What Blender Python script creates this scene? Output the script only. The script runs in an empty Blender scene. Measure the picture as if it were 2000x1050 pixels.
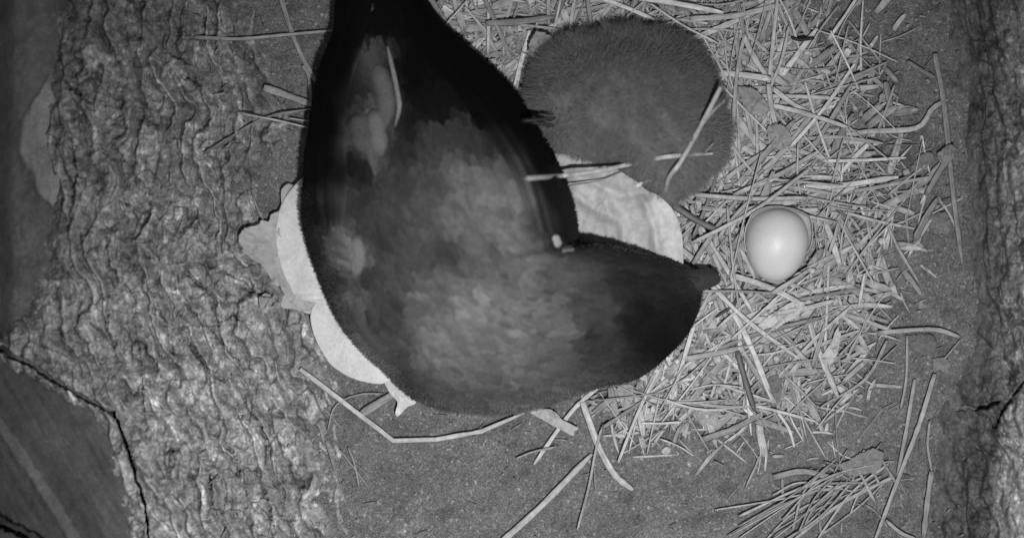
import bpy, math, random
import numpy as np

# ------------------------------------------------------------------ camera, world, lamp
S = 0.0004                      # metres per photo pixel on the soil
H = 1.0                         # camera height above the soil
scn = bpy.context.scene
cd = bpy.data.cameras.new("camera"); cam = bpy.data.objects.new("camera", cd)
scn.collection.objects.link(cam); scn.camera = cam
cam.location = (0, 0, H)
cd.sensor_width = 36; cd.lens = 36 * H / (2000 * S)
cd.clip_start = 0.01; cd.clip_end = 100
cd.dof.use_dof = True; cd.dof.focus_distance = 0.982; cd.dof.aperture_fstop = 1.8

w = bpy.data.worlds.new("World"); scn.world = w; w.use_nodes = True
bg = w.node_tree.nodes["Background"]
bg.inputs[0].default_value = (1, 1, 1, 1); bg.inputs[1].default_value = 0.16

# the infrared lamp of the nest camera, mounted just beside the lens
ld = bpy.data.lights.new("infrared_lamp", 'SPOT'); lo = bpy.data.objects.new("infrared_lamp", ld)
scn.collection.objects.link(lo)
lo.location = (0.07, -0.14, 0.91); ld.energy = 41.0; ld.shadow_soft_size = 0.016
ld.spot_size = math.radians(77); ld.spot_blend = 1.0
lo.rotation_euler = (math.radians(-1), math.radians(0), 0)
scn.view_settings.view_transform = 'Standard'; scn.view_settings.look = 'None'
scn.view_settings.exposure = 0; scn.view_settings.gamma = 1

col = scn.collection
rnd = random.Random(7); R = np.random.RandomState(11)
A = np.asarray

def lin(v):                       # display grey 0..255 -> linear reflectance
    c = A(v, float) / 255.0
    return np.where(c <= 0.04045, c / 12.92, ((c + 0.055) / 1.055) ** 2.4)

def W(px, py, z):                 # photo pixel + height -> world point
    k = S * (1 - A(z, float) / H)
    return np.stack([(A(px, float) - 1000) * k, (525 - A(py, float)) * k, A(z, float) + 0 * A(px, float)], -1)

# ------------------------------------------------------------------ noise
def _h(ix, iy, s):
    n = (ix.astype(np.int64) * 374761393 + iy.astype(np.int64) * 668265263 + s * 982451653) & 0xffffffff
    n = ((n ^ (n >> 13)) * 1274126177) & 0xffffffff
    n = ((n ^ (n >> 16)) * 2246822519) & 0xffffffff
    return ((n ^ (n >> 15)) & 0xffffff) / float(0xffffff)
def vn(x, y, s=0):
    x = A(x, float); y = A(y, float)
    ix = np.floor(x); iy = np.floor(y); fx = x - ix; fy = y - iy
    u = fx * fx * fx * (fx * (fx * 6 - 15) + 10); v = fy * fy * fy * (fy * (fy * 6 - 15) + 10)
    def g(a, b):
        t = _h(ix + a, iy + b, s) * 6.28318
        return np.cos(t) * (fx - a) + np.sin(t) * (fy - b)
    return ((g(0, 0) * (1 - u) + g(1, 0) * u) * (1 - v) + (g(0, 1) * (1 - u) + g(1, 1) * u) * v) * 1.5
def fbm(x, y, o=4, s=0):
    r = 0; a = 1; t = 0
    for i in range(o):
        r = r + a * vn(x * 2 ** i + i * 17.3, y * 2 ** i - i * 9.1, s + i); t += a; a *= .5
    return r / t
def ridged(x, y, o=4, s=0):
    r = 0; a = 1; t = 0
    for i in range(o):
        r = r + a * (1 - np.abs(vn(x * 2 ** i + i * 7.7, y * 2 ** i + i * 3.1, s + i)) * 2); t += a; a *= .5
    return r / t
def worley(x, y, s=0):
    ix = np.floor(x); iy = np.floor(y)
    d1 = np.full(x.shape, 9.); d2 = np.full(x.shape, 9.); idv = np.zeros(x.shape); gx = np.zeros(x.shape); gy = np.zeros(x.shape)
    for a in (-1, 0, 1):
        for b in (-1, 0, 1):
            cx = ix + a; cy = iy + b
            ox = cx + .1 + .8 * _h(cx, cy, s); oy = cy + .1 + .8 * _h(cx, cy, s + 5)
            d = np.hypot(x - ox, y - oy); m = d < d1
            d2 = np.where(m, d1, np.minimum(d2, d)); idv = np.where(m, _h(cx, cy, s + 9), idv)
            gx = np.where(m, x - ox, gx); gy = np.where(m, y - oy, gy)
            d1 = np.where(m, d, d1)
    return d1, d2, idv, gx, gy
def sst(a, b, x):
    t = np.clip((x - a) / (b - a), 0, 1); return t * t * (3 - 2 * t)
def pdist(px, py, pts, wv=None):    # distance to a polyline, and the parameter along it
    best = np.full(A(px, float).shape, 1e9); par = np.zeros(best.shape); n = len(pts) - 1
    for i in range(n):
        ax, ay = pts[i]; bx, by = pts[i + 1]; dx, dy = bx - ax, by - ay
        t = np.clip(((px - ax) * dx + (py - ay) * dy) / (dx * dx + dy * dy), 0, 1)
        d = np.hypot(px - ax - t * dx, py - ay - t * dy); m = d < best
        best = np.where(m, d, best); par = np.where(m, (i + t) / n, par)
    return best, par

# ------------------------------------------------------------------ terrain heights
LE = [(-400, 560), (0, 470), (60, 500), (150, 520), (230, 560), (330, 520), (430, 500), (520, 540), (600, 610), (700, 620), (800, 645), (900, 650), (1000, 655), (1060, 670), (1500, 700)]
LC = [(-400, 200), (0, 175), (100, 160), (170, 135), (250, 140), (350, 150), (440, 145), (520, 150), (600, 115), (660, 60), (690, 20), (740, 105), (805, 215), (860, 245), (920, 262), (1000, 288), (1060, 295), (1500, 360)]
RE = [(-400, 1940), (0, 1850), (150, 1862), (300, 1872), (450, 1885), (600, 1895), (730, 1885), (800, 1850), (900, 1840), (1000, 1825), (1060, 1815), (1500, 1790)]
def curve(tab, y): t = A(tab, float); return np.interp(y, t[:, 0], t[:, 1])
CR = [([(0, 682), (60, 712), (110, 745), (170, 780), (222, 808)], 8, 4), ([(222, 808), (245, 862), (262, 920), (283, 985), (292, 1060)], 3.5, 2.5)]
CL = [([(320, 92), (345, 110), (372, 124)], 5), ([(352, 152), (375, 155), (390, 168)], 3), ([(360, 518), (378, 548), (410, 572)], 4),
      ([(343, 632), (375, 682), (418, 724)], 3.5), ([(428, 530), (460, 540)], 3), ([(470, 556), (505, 574), (530, 577)], 5),
      ([(440, 622), (455, 616), (478, 630), (500, 660)], 2.5), ([(420, 868), (455, 880), (475, 958)], 2.5), ([(488, 790), (510, 830), (525, 880)], 2.5),
      ([(130, 170), (150, 176), (155, 190)], 4), ([(165, 203), (185, 215)], 3), ([(240, 385), (262, 410)], 3), ([(320, 880), (345, 878), (356, 892)], 2),
      ([(400, 625), (418, 650), (460, 700), (500, 760)], 2), ([(285, 545), (310, 600), (330, 660), (345, 720)], 2), ([(545, 612), (560, 650), (572, 690)], 2.5),
      ([(440, 420), (460, 455), (472, 490)], 2), ([(590, 795), (612, 860), (650, 905)], 2), ([(500, 920), (525, 985), (540, 1060)], 3),
      ([(210, 560), (212, 610), (205, 660)], 2), ([(255, 600), (275, 700), (280, 800), (290, 860)], 2), ([(380, 850), (410, 930), (418, 1010)], 2.2), ([(132, 255), (150, 330), (140, 390)], 3)]
CRR = [([(1862, 797), (1905, 797), (1955, 784)], 4.5, 1), ([(1940, 838), (1962, 795), (2003, 742)], 4, 1)]

def rwarp(x, y, s):
    wx = x + 34 * fbm(x / 150, y / 150, 3, s) + 5 * fbm(x / 34, y / 44, 2, s + 3)
    wy = y + 40 * fbm(x / 60 + 9, y / 110, 3, s + 1)
    return wx - 0.30 * (y - 420) * sst(300, 900, y) + 60 * sst(260, -40, y) * sst(250, 450, x), wy
def saw(p, k=.14):                # gentle rise to the left, abrupt drop: laminated ridges
    f = p - np.floor(p); return np.where(f < k, f / k, (1 - f) / (1 - k))
def ridges(x, y, s):
    wx, wy = rwarp(x, y, s); n1 = fbm(wx / 90, wy / 150, 2, s + 50)
    p1 = wx / 44 + 1.15 * n1 + .30 * fbm(x / 26, y / 34, 4, s + 51); p2 = wx / 21 + .9 * fbm(wx / 50, wy / 90, 3, s + 52)
    m1 = sst(-.42, .12, fbm(wx / 60, wy / 100, 2, s + 53)); m2 = sst(-.3, .3, fbm(wx / 34, wy / 60, 2, s + 54))
    return p1, p2, m1, m2
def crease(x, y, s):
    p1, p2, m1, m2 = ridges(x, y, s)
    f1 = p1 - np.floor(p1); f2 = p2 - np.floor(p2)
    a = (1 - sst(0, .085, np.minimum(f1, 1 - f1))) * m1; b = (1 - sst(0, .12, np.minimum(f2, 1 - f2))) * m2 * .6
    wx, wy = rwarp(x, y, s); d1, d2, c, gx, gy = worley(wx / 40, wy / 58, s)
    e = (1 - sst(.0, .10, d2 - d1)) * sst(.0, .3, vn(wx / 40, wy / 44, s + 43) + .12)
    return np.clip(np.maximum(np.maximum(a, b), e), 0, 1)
def rough(x, y, s):
    wx, wy = rwarp(x, y, s); p1, p2, m1, m2 = ridges(x, y, s)
    d1, d2, c, gx, gy = worley(wx / 40, wy / 58, s)
    d1b, d2b, cb, gxb, gyb = worley(wx / 13 + 3, wy / 17, s + 20)
    return (.0100 * saw(p1) * m1 + .0022 * saw(p2) * m2 - .0060 * sst(.28, .55, fbm(wx / 17, wy / 21, 3, s + 60)) + ((c - .5) * .0075 + gy * .0060) + (cb - .5) * .0013 - (1 - sst(0, .3, d2b - d1b)) * .0006
            + .0075 * fbm(x / 27, y / 31, 5, s + 6) + .0008 * vn(x / 6, y / 6, s + 8) + .0005 * vn(x / 3, y / 3, s + 9))

def ground_h(x, y):
    return (.004 * fbm(x / 260, y / 260, 3, 40) + .0014 * fbm(x / 30, y / 30, 3, 41) + .0009 * vn(x / 6, y / 6, 42) + .0005 * vn(x / 3, y / 3, 44)
            + .010 * np.exp(-((x - 800) ** 2 / 90 ** 2 + (y - 1060) ** 2 / 70 ** 2)) * (.5 + .5 * ridged(x / 30, y / 40, 3, 43)))
def left_h(x, y, fine=True):
    e = curve(LE, y) + 28 * fbm(x / 70, y / 70, 3, 60); c = curve(LC, y)
    t = np.clip((e - x) / np.maximum(e - c, 40), -.6, 1.0)
    base = .078 * np.where(t > 0, sst(-.05, 1.15, t) ** .85, 0) - .02 * sst(0, -.25, t)
    back = np.clip((c - x) / 150, 0, 4)
    base = base - .075 * sst(0, 1.0, back) 
    if not fine: return base
    amp = sst(-.12, .22, t)
    h = base + amp * (rough(x, y, 70) - .004) + (1 - amp) * .0006 * vn(x / 5, y / 5, 3)
    for pts, wd in CL:
        d, p = pdist(x + 5 * vn(x / 12, y / 12, 5), y + 5 * vn(x / 11, y / 11, 6), pts)
        h = h - .014 * (1 - sst(.25 * wd, wd * .95, d)) * np.clip(1.2 - 1.6 * np.abs(p - .5), 0, 1)
    for pts, w0, w1 in CR:
        d, p = pdist(x + 5 * fbm(x / 22, y / 22, 3, 31), y + 6 * fbm(x / 22, y / 22, 3, 32), pts); wd = (w0 + (w1 - w0) * p) * (1 + .5 * vn(x / 14, y / 14, 8))
        h = h - .05 * (1 - sst(.5 * wd, wd * 1.05, d))
    return h
def right_h(x, y, fine=True):
    e = curve(RE, y) + 20 * fbm(x / 60, y / 80, 3, 90)
    t = (x - e) / 150
    base = .075 * sst(0, 1.4, t) - .02 * sst(0, -.25, t)
    if not fine: return base
    amp = sst(-.05, .5, t)
    h = base + amp * (rough(x * 1.1, y * .9, 170) - .003)
    for pts, wd, k in CRR:
        d, p = pdist(x + 5 * vn(x / 12, y / 12, 5), y + 5 * vn(x / 11, y / 11, 6), pts)
        h = h - .022 * (1 - sst(.35 * wd, wd, d)) * (p > 0) * (p < .999)
    return h
def terrain(x, y):
    x = A(x, float); y = A(y, float)
    return np.maximum(np.maximum(ground_h(x, y), left_h(x, y) + .001), right_h(x, y, False) + .002)

# ------------------------------------------------------------------ object helpers
def tag(o, label=None, cat=None, group=None, kind=None):
    if label: o['label'] = label
    if cat: o['category'] = cat
    if group: o['group'] = group
    if kind: o['kind'] = kind
    return o
def mesh(name, v, f, mat, tone=None, uv=None, parent=None, smooth=True):
    me = bpy.data.meshes.new(name)
    v = np.ascontiguousarray(A(v, float).reshape(-1, 3))
    f = A(f, np.int32); k = f.shape[1]
    me.vertices.add(len(v)); me.vertices.foreach_set('co', v.ravel())
    me.loops.add(f.size); me.loops.foreach_set('vertex_index', f.ravel())
    me.polygons.add(len(f)); me.polygons.foreach_set('loop_start', np.arange(0, f.size, k, dtype=np.int32))
    me.polygons.foreach_set('loop_total', np.full(len(f), k, np.int32))
    me.polygons.foreach_set('use_smooth', np.full(len(f), smooth))
    me.update(calc_edges=True)
    if tone is not None:
        a = me.attributes.new('tone', 'FLOAT', 'POINT'); a.data.foreach_set('value', np.ascontiguousarray(A(tone, float).ravel()).astype(np.float32))
    if uv is not None:
        l = me.uv_layers.new(name='UVMap'); l.data.foreach_set('uv', np.ascontiguousarray(A(uv, float)[f.ravel()]).ravel())
    me.materials.append(mat)
    o = bpy.data.objects.new(name, me); col.objects.link(o)
    if parent: o.parent = parent; o.matrix_parent_inverse = parent.matrix_world.inverted()
    return o
def empty(name, loc):
    o = bpy.data.objects.new(name, None); col.objects.link(o); o.location = loc; o.empty_display_size = .02
    bpy.context.view_layer.update(); return o
def gridfaces(nr, nc, wrap=False):
    i, j = np.meshgrid(np.arange(nr - 1), np.arange(nc if wrap else nc - 1), indexing='ij')
    j2 = (j + 1) % nc
    return np.stack([i * nc + j, (i + 1) * nc + j, (i + 1) * nc + j2, i * nc + j2], -1).reshape(-1, 4)

# ------------------------------------------------------------------ materials (all grey: an infrared picture)
def mat(name, spec=.25, rough_=.85, grain=None, fine=None, bump=0, fibre=False, sheen=0, sss=0, bdist=.001):
    """tone attribute x procedural grain. grain = list of (scale, low, high, detail, kind)"""
    m = bpy.data.materials.new(name); m.use_nodes = True; nt = m.node_tree; N = nt.nodes; L = nt.links
    b = N['Principled BSDF']; b.inputs['Roughness'].default_value = rough_; b.inputs['Specular IOR Level'].default_value = spec
    if sheen: b.inputs['Sheen Weight'].default_value = sheen
    at = N.new('ShaderNodeAttribute'); at.attribute_name = 'tone'
    cur = at.outputs['Fac']; tc = N.new('ShaderNodeTexCoord'); hs = None
    for (sc, lo_, hi_, det, kind) in (grain or []):
        if kind == 'v':
            t = N.new('ShaderNodeTexVoronoi'); t.inputs['Scale'].default_value = sc; out = t.outputs['Distance']
        else:
            t = N.new('ShaderNodeTexNoise'); t.inputs['Scale'].default_value = sc; t.inputs['Detail'].default_value = det; out = t.outputs['Fac']
        if kind == 'u':
            mp = N.new('ShaderNodeMapping'); mp.inputs['Scale'].default_value = (1, .06, 1)
            L.new(tc.outputs['UV'], mp.inputs['Vector']); L.new(mp.outputs['Vector'], t.inputs['Vector'])
        else: L.new(tc.outputs['Object'], t.inputs['Vector'])
        mr = N.new('ShaderNodeMapRange'); 
        if kind == 's':   # sparse bright specks
            mr.inputs['From Min'].default_value = .60; mr.inputs['From Max'].default_value = .74
        elif kind == 'v':
            mr.inputs['From Min'].default_value = 0; mr.inputs['From Max'].default_value = .7
        else:
            mr.inputs['From Min'].default_value = .3; mr.inputs['From Max'].default_value = .7
        mr.inputs['To Min'].default_value = lo_; mr.inputs['To Max'].default_value = hi_
        L.new(out, mr.inputs['Value'])
        mu = N.new('ShaderNodeMath'); mu.operation = 'MULTIPLY'; L.new(cur, mu.inputs[0]); L.new(mr.outputs[0], mu.inputs[1]); cur = mu.outputs[0]
        if hs is None: hs = out
    cc = N.new('ShaderNodeCombineColor')
    for i in range(3): L.new(cur, cc.inputs[i])
    L.new(cc.outputs[0], b.inputs['Base Color'])
    if bump and hs is not None:
        bp = N.new('ShaderNodeBump'); bp.inputs['Strength'].default_value = bump; bp.inputs['Distance'].default_value = bdist
        L.new(hs, bp.inputs['Height']); L.new(bp.outputs[0], b.inputs['Normal'])
    return m
M_soil = mat('soil', .15, .95, [(700, .60, 1.42, 4, 'n'), (330, 1, 2.2, 2, 's'), (60, .85, 1.15, 3, 'n'), (1300, .6, 1.45, 1, 'n')], bump=.7, bdist=.0012)
M_rock = mat('crusted_rock', .2, .9, [(380, .72, 1.30, 5, 'n'), (130, .84, 1.16, 3, 'n'), (230, 1, 1.5, 3, 's')], bump=.6, bdist=.0013)
M_slab = mat('smooth_rock', .2, .85, [(600, .86, 1.14, 4, 'n'), (30, .85, 1.18, 4, 'n'), (320, 1, 1.3, 2, 's'), (120, .9, 1.1, 4, 'n')], bump=.35, bdist=.0008)
M_straw = mat('dry_straw', .4, .55, [(14, .66, 1.30, 3, 'u'), (300, .84, 1.16, 2, 'n'), (90, .82, 1.15, 1, 'n')], bump=.4, bdist=.0004)
M_leaf = mat('papery_leaf', .35, .6, [(420, .90, 1.09, 4, 'n'), (45, .84, 1.12, 5, 'n'), (150, .95, 1.05, 3, 'n')], bump=.25, bdist=.0005)
M_dead = mat('dead_leaf', .2, .8, [(260, .85, 1.15, 4, 'n'), (50, .88, 1.12, 2, 'n')], bump=.4, bdist=.0006)
M_egg = mat('eggshell', .38, .46, [(900, .96, 1.04, 3, 'n'), (60, .93, 1.05, 4, 'n'), (500, .97, 1.03, 2, 's')], bump=.15, bdist=.0003)
M_plume = mat('plumage', .08, .9, [(520, .82, 1.18, 4, 'n'), (45, .88, 1.12, 3, 'n')], bump=.25, bdist=.0006)
M_down = mat('chick_down', .05, .95, [(240, .86, 1.12, 3, 'n'), (40, .84, 1.14, 3, 'n')], bump=.2, bdist=.0006)
M_horn = mat('dark_bill', .35, .45, [(200, .9, 1.1, 2, 'n')], bump=.1)

# ------------------------------------------------------------------ setting
def axis(lo, hi, step, ext):
    core = np.arange(lo, hi + step, step)
    g = np.cumsum(step * 1.35 ** np.arange(1, ext)); return np.concatenate([lo - g[::-1], core, hi + g])
gx_, gy_ = np.meshgrid(axis(-40, 2040, 4, 23), axis(-40, 1090, 4, 23))
z = ground_h(gx_, gy_)
tone = lin(92) * (1 + .22 * fbm(gx_ / 120, gy_ / 120, 4, 50)) * (1 + .45 * np.clip(fbm(gx_ / 9, gy_ / 9, 2, 51), 0, 1))
tone = tone * (1 + .9 * np.exp(-((gx_ - 800) ** 2 / 90 ** 2 + (gy_ - 1060) ** 2 / 60 ** 2)) * sst(.45, .9, ridged(gx_ / 25, gy_ / 30, 3, 52)))
tone = tone * (1 + .75 * np.clip(np.where(gx_ < 850, 0, 1) * np.exp(-(((gx_ - 1420) / 260) ** 2 + ((gy_ - 380) / 380) ** 2) ** 2), 0, 1) * (.7 + fbm(gx_ / 14, gy_ / 14, 3, 55)))
gv = np.stack([(gx_ - 1000) * S, (525 - gy_) * S, z], -1)
tag(mesh('ground', gv, gridfaces(*gx_.shape)[:, ::-1], M_soil, tone * (1 + .3 * fbm(gx_ / 11, gy_ / 11, 3, 56)) * (1 - .25 * sst(.1, .5, fbm(gx_ / 60, gy_ / 45, 3, 57)))), kind='structure')

def relief(name, x0, x1, y0, y1, step, hf, tf, m, label, cat, ext=8):
    X, Y = np.meshgrid(axis(x0, x1, step, ext), axis(y0, y1, step, ext))
    Z = hf(X, Y)
    o = mesh(name, W(X, Y, Z), gridfaces(*X.shape)[:, ::-1], m, tf(X, Y, Z)); return tag(o, label, cat)
def tone_left(X, Y, Z):
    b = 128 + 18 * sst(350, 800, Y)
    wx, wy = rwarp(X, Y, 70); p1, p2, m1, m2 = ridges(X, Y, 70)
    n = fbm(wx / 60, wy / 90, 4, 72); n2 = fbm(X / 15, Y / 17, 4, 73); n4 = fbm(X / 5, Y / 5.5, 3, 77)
    t = lin(b) * (1 + .60 * n) * (1 + .62 * n2) * (1 + .50 * n4) * (.78 + .44 * saw(p1) * m1)  # ridges lightened in the tone to strengthen weak relief shading
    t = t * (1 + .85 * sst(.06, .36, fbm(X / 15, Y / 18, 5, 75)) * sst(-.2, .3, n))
    t = t * (1 - .68 * crease(X, Y, 70))  # shade of the creases painted into the rock tone
    return np.clip(t * (.60 + .40 * sst(600, 430, X + 60 * vn(X / 60, Y / 60, 4) - .17 * (Y - 300))), .02, .8)  # bank darkened toward its foot: boundary shading painted into the tone
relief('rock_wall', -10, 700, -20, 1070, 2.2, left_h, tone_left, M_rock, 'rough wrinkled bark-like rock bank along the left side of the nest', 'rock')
def tone_right(X, Y, Z):
    n = fbm(X / 22, Y / 60, 5, 172); sp = sst(.1, .4, fbm(X / 12, Y / 25, 4, 173)) * sst(1890, 1985, X)
    low = ((X - 1955) + (820 - Y) * -.1 > 0) * sst(770, 830, Y)
    return np.clip(lin(80 + 36 * sst(1910, 2000, X) + 22 * low) * (1 + .7 * n) * (1 + .5 * fbm(X / 7, Y / 10, 3, 174)) * (1 - .5 * crease(X * 1.1, Y * .9, 170)) * (1 + .9 * sp), .01, .7)  # creases darkened in colour, painted shade as on the left bank
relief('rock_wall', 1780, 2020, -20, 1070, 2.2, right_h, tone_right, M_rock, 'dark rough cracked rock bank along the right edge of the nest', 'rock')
# boulder at the lower left (smooth, with a pale stripe across it)
def bould_h(x, y):
    x = x + 5 * fbm(x / 22, y / 22, 3, 31); y = y + 6 * fbm(x / 22, y / 22, 3, 32)
    d, p = pdist(x, y, [(-300, 540)] + CR[0][0] + CR[1][0][1:] + [(360, 1500)])
    h = .066 - .012 * np.exp(-d / 14) - .00003 * np.clip(d, 0, 300) + .006 * fbm(x / 160, y / 160, 3, 200) + .0007 * vn(x / 14, y / 14, 201) + .0008 * vn((x * .75 - y * .45) / 12, (y) / 90, 204)
    inside = (x < np.interp(y, [540, 682, 712, 745, 780, 808, 862, 920, 985, 1060, 1500], [-300, 0, 60, 110, 170, 222, 245, 262, 283, 292, 360]) - 2)
    h = np.where(inside, h, -.01)
    d2, p2 = pdist(x, y, [(-60, 960), (5, 1020), (60, 1046), (110, 1080)])
    h = h - .045 * (1 - sst(7, 13, d2 + 4 * vn(x / 9, y / 9, 4)))
    d3, p3 = pdist(x, y, [(-60, 760), (0, 830), (70, 930), (110, 990), (150, 1060), (190, 1130)])
    return h + .0022 * (1 - sst(8, 16, d3))
def bould_t(X, Y, Z):
    d3, p3 = pdist(X + 4 * vn(X / 20, Y / 20, 1), Y, [(-60, 760), (0, 830), (70, 930), (110, 990), (150, 1060), (190, 1130)])
    d4, _ = pdist(X, Y, [(80, 820), (150, 900), (215, 1000), (240, 1060)]); d5, _ = pdist(X, Y, [(120, 760), (190, 800), (235, 900), (262, 1000)])
    d6, _ = pdist(X, Y, [(-60, 990), (0, 1036), (50, 1065)])
    st = fbm((X * .86 - Y * .5) / 7, (X * .5 + Y * .86) / 120, 3, 210)
    return lin(72) * (1 + .30 * st + .15 * fbm(X / 60, Y / 60, 3, 211)) + (lin(90) - lin(64)) * (1 - sst(7, 15, d3)) + (lin(78) - lin(64)) * (1 - sst(6, 40, np.minimum(d4, d5)))
relief('boulder', -10, 300, 660, 1070, 2.5, bould_h, bould_t, M_slab, 'smooth dark boulder with a pale diagonal stripe in the lower left corner', 'rock')
# smooth slab behind the bank, upper left
def podf(x, y):
    x = x + 16 * fbm(x / 40, y / 55, 3, 240); y = y + 18 * fbm(x / 45, y / 50, 3, 241)
    wd = np.interp(y, [120, 200, 250, 290, 340, 390, 430], [2, 34, 56, 62, 44, 22, 4]); cx = np.interp(y, [120, 200, 290, 390, 430], [110, 98, 88, 108, 112])
    return sst(1.05, .75, np.abs(x - cx) / wd) * sst(110, 180, y) * sst(440, 400, y)
def slab_h(x, y):
    return np.where(x > curve(LC, y) - 25, np.minimum(slab_h0(x, y), left_h(x, y, False) - .022), slab_h0(x, y))
def slab_h0(x, y):
    pod = podf(x, y)
    return (.050 + .010 * fbm(x / 150, y / 200, 3, 220) + .006 * pod + .010 * np.exp(-((x - 60) / 45) ** 2) * sst(330, 100, y)
            - .02 * sst(30, -20, x) + .0010 * vn(x / 12, y / 16, 221) + .0012 * fbm(x / 40, y / 40, 3, 222)
            - .012 * np.exp(-(((x - 111) / 6) ** 2 + ((y - 282) / 7) ** 2)) - .01 * np.exp(-(((x - 138) / 5) ** 2)) * sst(270, 300, y) * sst(410, 380, y))
def slab_t(X, Y, Z):
    pod = podf(X, Y)
    d, _ = pdist(X, Y, [(20, -60), (30, 60), (45, 200), (60, 300)])
    hole = np.exp(-(((X - 111) / 7) ** 2 + ((Y - 282) / 8) ** 2))
    t = lin(92) * (1 + .3 * fbm(X / 50, Y / 70, 4, 230)) * (1 + .35 * fbm(X / 8, Y / 10, 3, 231) * sst(380, 460, Y))
    return np.clip(t + (lin(122) - lin(80)) * pod + (lin(96) - lin(80)) * (1 - sst(15, 70, np.abs(X - 65))) * sst(260, 150, Y), .01, 1) * (1 - .85 * hole)
relief('rock_slab', -10, 260, -20, 720, 3, slab_h, slab_t, M_slab, 'smooth darker rock slab with a pale lobe and small pit at upper left', 'rock')

# ------------------------------------------------------------------ generic shapes
def cat_rom(P, n):
    P = A(P, float)
    if len(P) == 2: return P[0] + (P[1] - P[0]) * np.linspace(0, 1, n)[:, None]
    Q = np.vstack([2 * P[0] - P[1], P, 2 * P[-1] - P[-2]]); seg = len(P) - 1
    t = np.linspace(0, seg - 1e-6, n); i = t.astype(int); f = (t - i)[:, None]
    a, b, c, d = Q[i], Q[i + 1], Q[i + 2], Q[i + 3]
    return .5 * (2 * b + (c - a) * f + (2 * a - 5 * b + 4 * c - d) * f ** 2 + (3 * b - a - 3 * c + d) * f ** 3)
def ribbon(P, width, flat=.13, taper=(.78, .5), n=None, seed=0, kink=False, roll=0.):
    """closed blade following world points P (m); width in m"""
    rr = np.random.RandomState(seed)
    n = n or max(6, min(26, int(np.linalg.norm(A(P)[-1] - A(P)[0]) / .006) + 4))
    if kink:
        segs = [P[i] + (P[i + 1] - P[i]) * np.linspace(0, 1, 6)[:, None] for i in range(len(P) - 1)]
        C = np.vstack([s_[:-1] for s_ in segs[:-1]] + [segs[-1]]); n = len(C)
    else: C = cat_rom(P, n)
    T = np.gradient(C, axis=0); T /= np.linalg.norm(T, axis=1)[:, None] + 1e-9
    up = np.array([0, 0, 1.]); Sd = np.cross(T, up); Sd /= np.linalg.norm(Sd, axis=1)[:, None] + 1e-9; U = np.cross(Sd, T)
    s = np.linspace(0, 1, n)
    rl = roll + .5 * roll * np.sin(s * 4 + seed); c_, s_ = np.cos(rl)[:, None], np.sin(rl)[:, None]
    Sd, U = Sd * c_ + U * s_, U * c_ - Sd * s_
    wd = width * np.minimum(1, np.minimum(taper[0] + s / .08, taper[1] + (1 - s) / .22)) * (1 + .07 * rr.randn(n)) * (1.05 - .2 * s * rr.rand())
    # section: 8 points, a shallow arch with a crease line
    k = A([(-.5, 0), (-.36, .55), (-.12, .80), (.1, .62), (.32, .78), (.5, 0), (.25, -.35), (-.25, -.35)])
    V = C[:, None] + Sd[:, None] * (k[None, :, 0:1] * wd[:, None, None]) + U[:, None] * (k[None, :, 1:2] * (wd * flat)[:, None, None])
    f = gridfaces(n, 8, True)[:, ::-1]
    caps = []
    for r_, fl in ((0, 0), ((n - 1) * 8, 1)):
        q = [(r_, r_ + 1, r_ + 6, r_ + 7), (r_ + 1, r_ + 2, r_ + 3, r_ + 6), (r_ + 3, r_ + 4, r_ + 5, r_ + 6)]
        caps += [t_[::-1] if fl else t_ for t_ in q]
    L = np.linalg.norm(C[-1] - C[0])
    uv = np.stack(np.broadcast_arrays((np.arange(8) / 8.)[None, :] + rr.rand() * 7, s[:, None] * L * 60 + rr.rand() * 9), -1)
    return V.reshape(-1, 3), np.vstack([f, A(caps)]), uv.reshape(-1, 2)

def straw(pts, wpx, val=150, label=None, cat='straw', group=None, name='straw', on=None, flat=.13, taper=(.78, .5), kink=False, off=None, roll=0., m=None, seed=None):
    """pts in photo pixels, optional third value = height above what lies below (m)"""
    P = []
    for p in pts:
        zo = p[2] if len(p) > 2 else (off if off is not None else .0045)
        zz = float(on(p[0], p[1])) if on else float(terrain(p[0], p[1]))
        P.append(W(p[0], p[1], zz + zo))
    seed = rnd.randrange(9999) if seed is None else seed
    wpx = wpx * .86
    v, f, uv = ribbon(A(P), wpx * S, flat, taper, seed=seed, kink=kink, roll=roll)
    t = np.full(len(v), float(lin(val)))
    c = v.mean(0); o = mesh(name, v - c, f, m or M_straw, t, uv); o.location = c
    return tag(o, label, cat, group)

# ------------------------------------------------------------------ star-shaped swollen bodies
def star(out, cen):
    out = A(out, float); d = out - A(cen, float); th = np.arctan2(d[:, 1], d[:, 0]); o = np.argsort(th)
    th = th[o]; r = np.hypot(d[:, 0], d[:, 1])[o]
    tt = np.concatenate([th - 2 * np.pi, th, th + 2 * np.pi]); rr_ = np.tile(r, 3)
    g = np.linspace(-np.pi, np.pi, 1441)[:-1]; R0 = np.interp(g, tt, rr_)
    k = np.exp(-np.linspace(-2, 2, 9) ** 2); k /= k.sum()
    R0 = np.convolve(np.concatenate([R0[-4:], R0, R0[:4]]), k, 'valid')
    return lambda a: np.interp(a, np.concatenate([g, [np.pi]]), np.concatenate([R0, R0[:1]]))

def smooth_poly(pts, n=400): return cat_rom(list(pts) + [pts[0]], n)[:-1]

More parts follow.
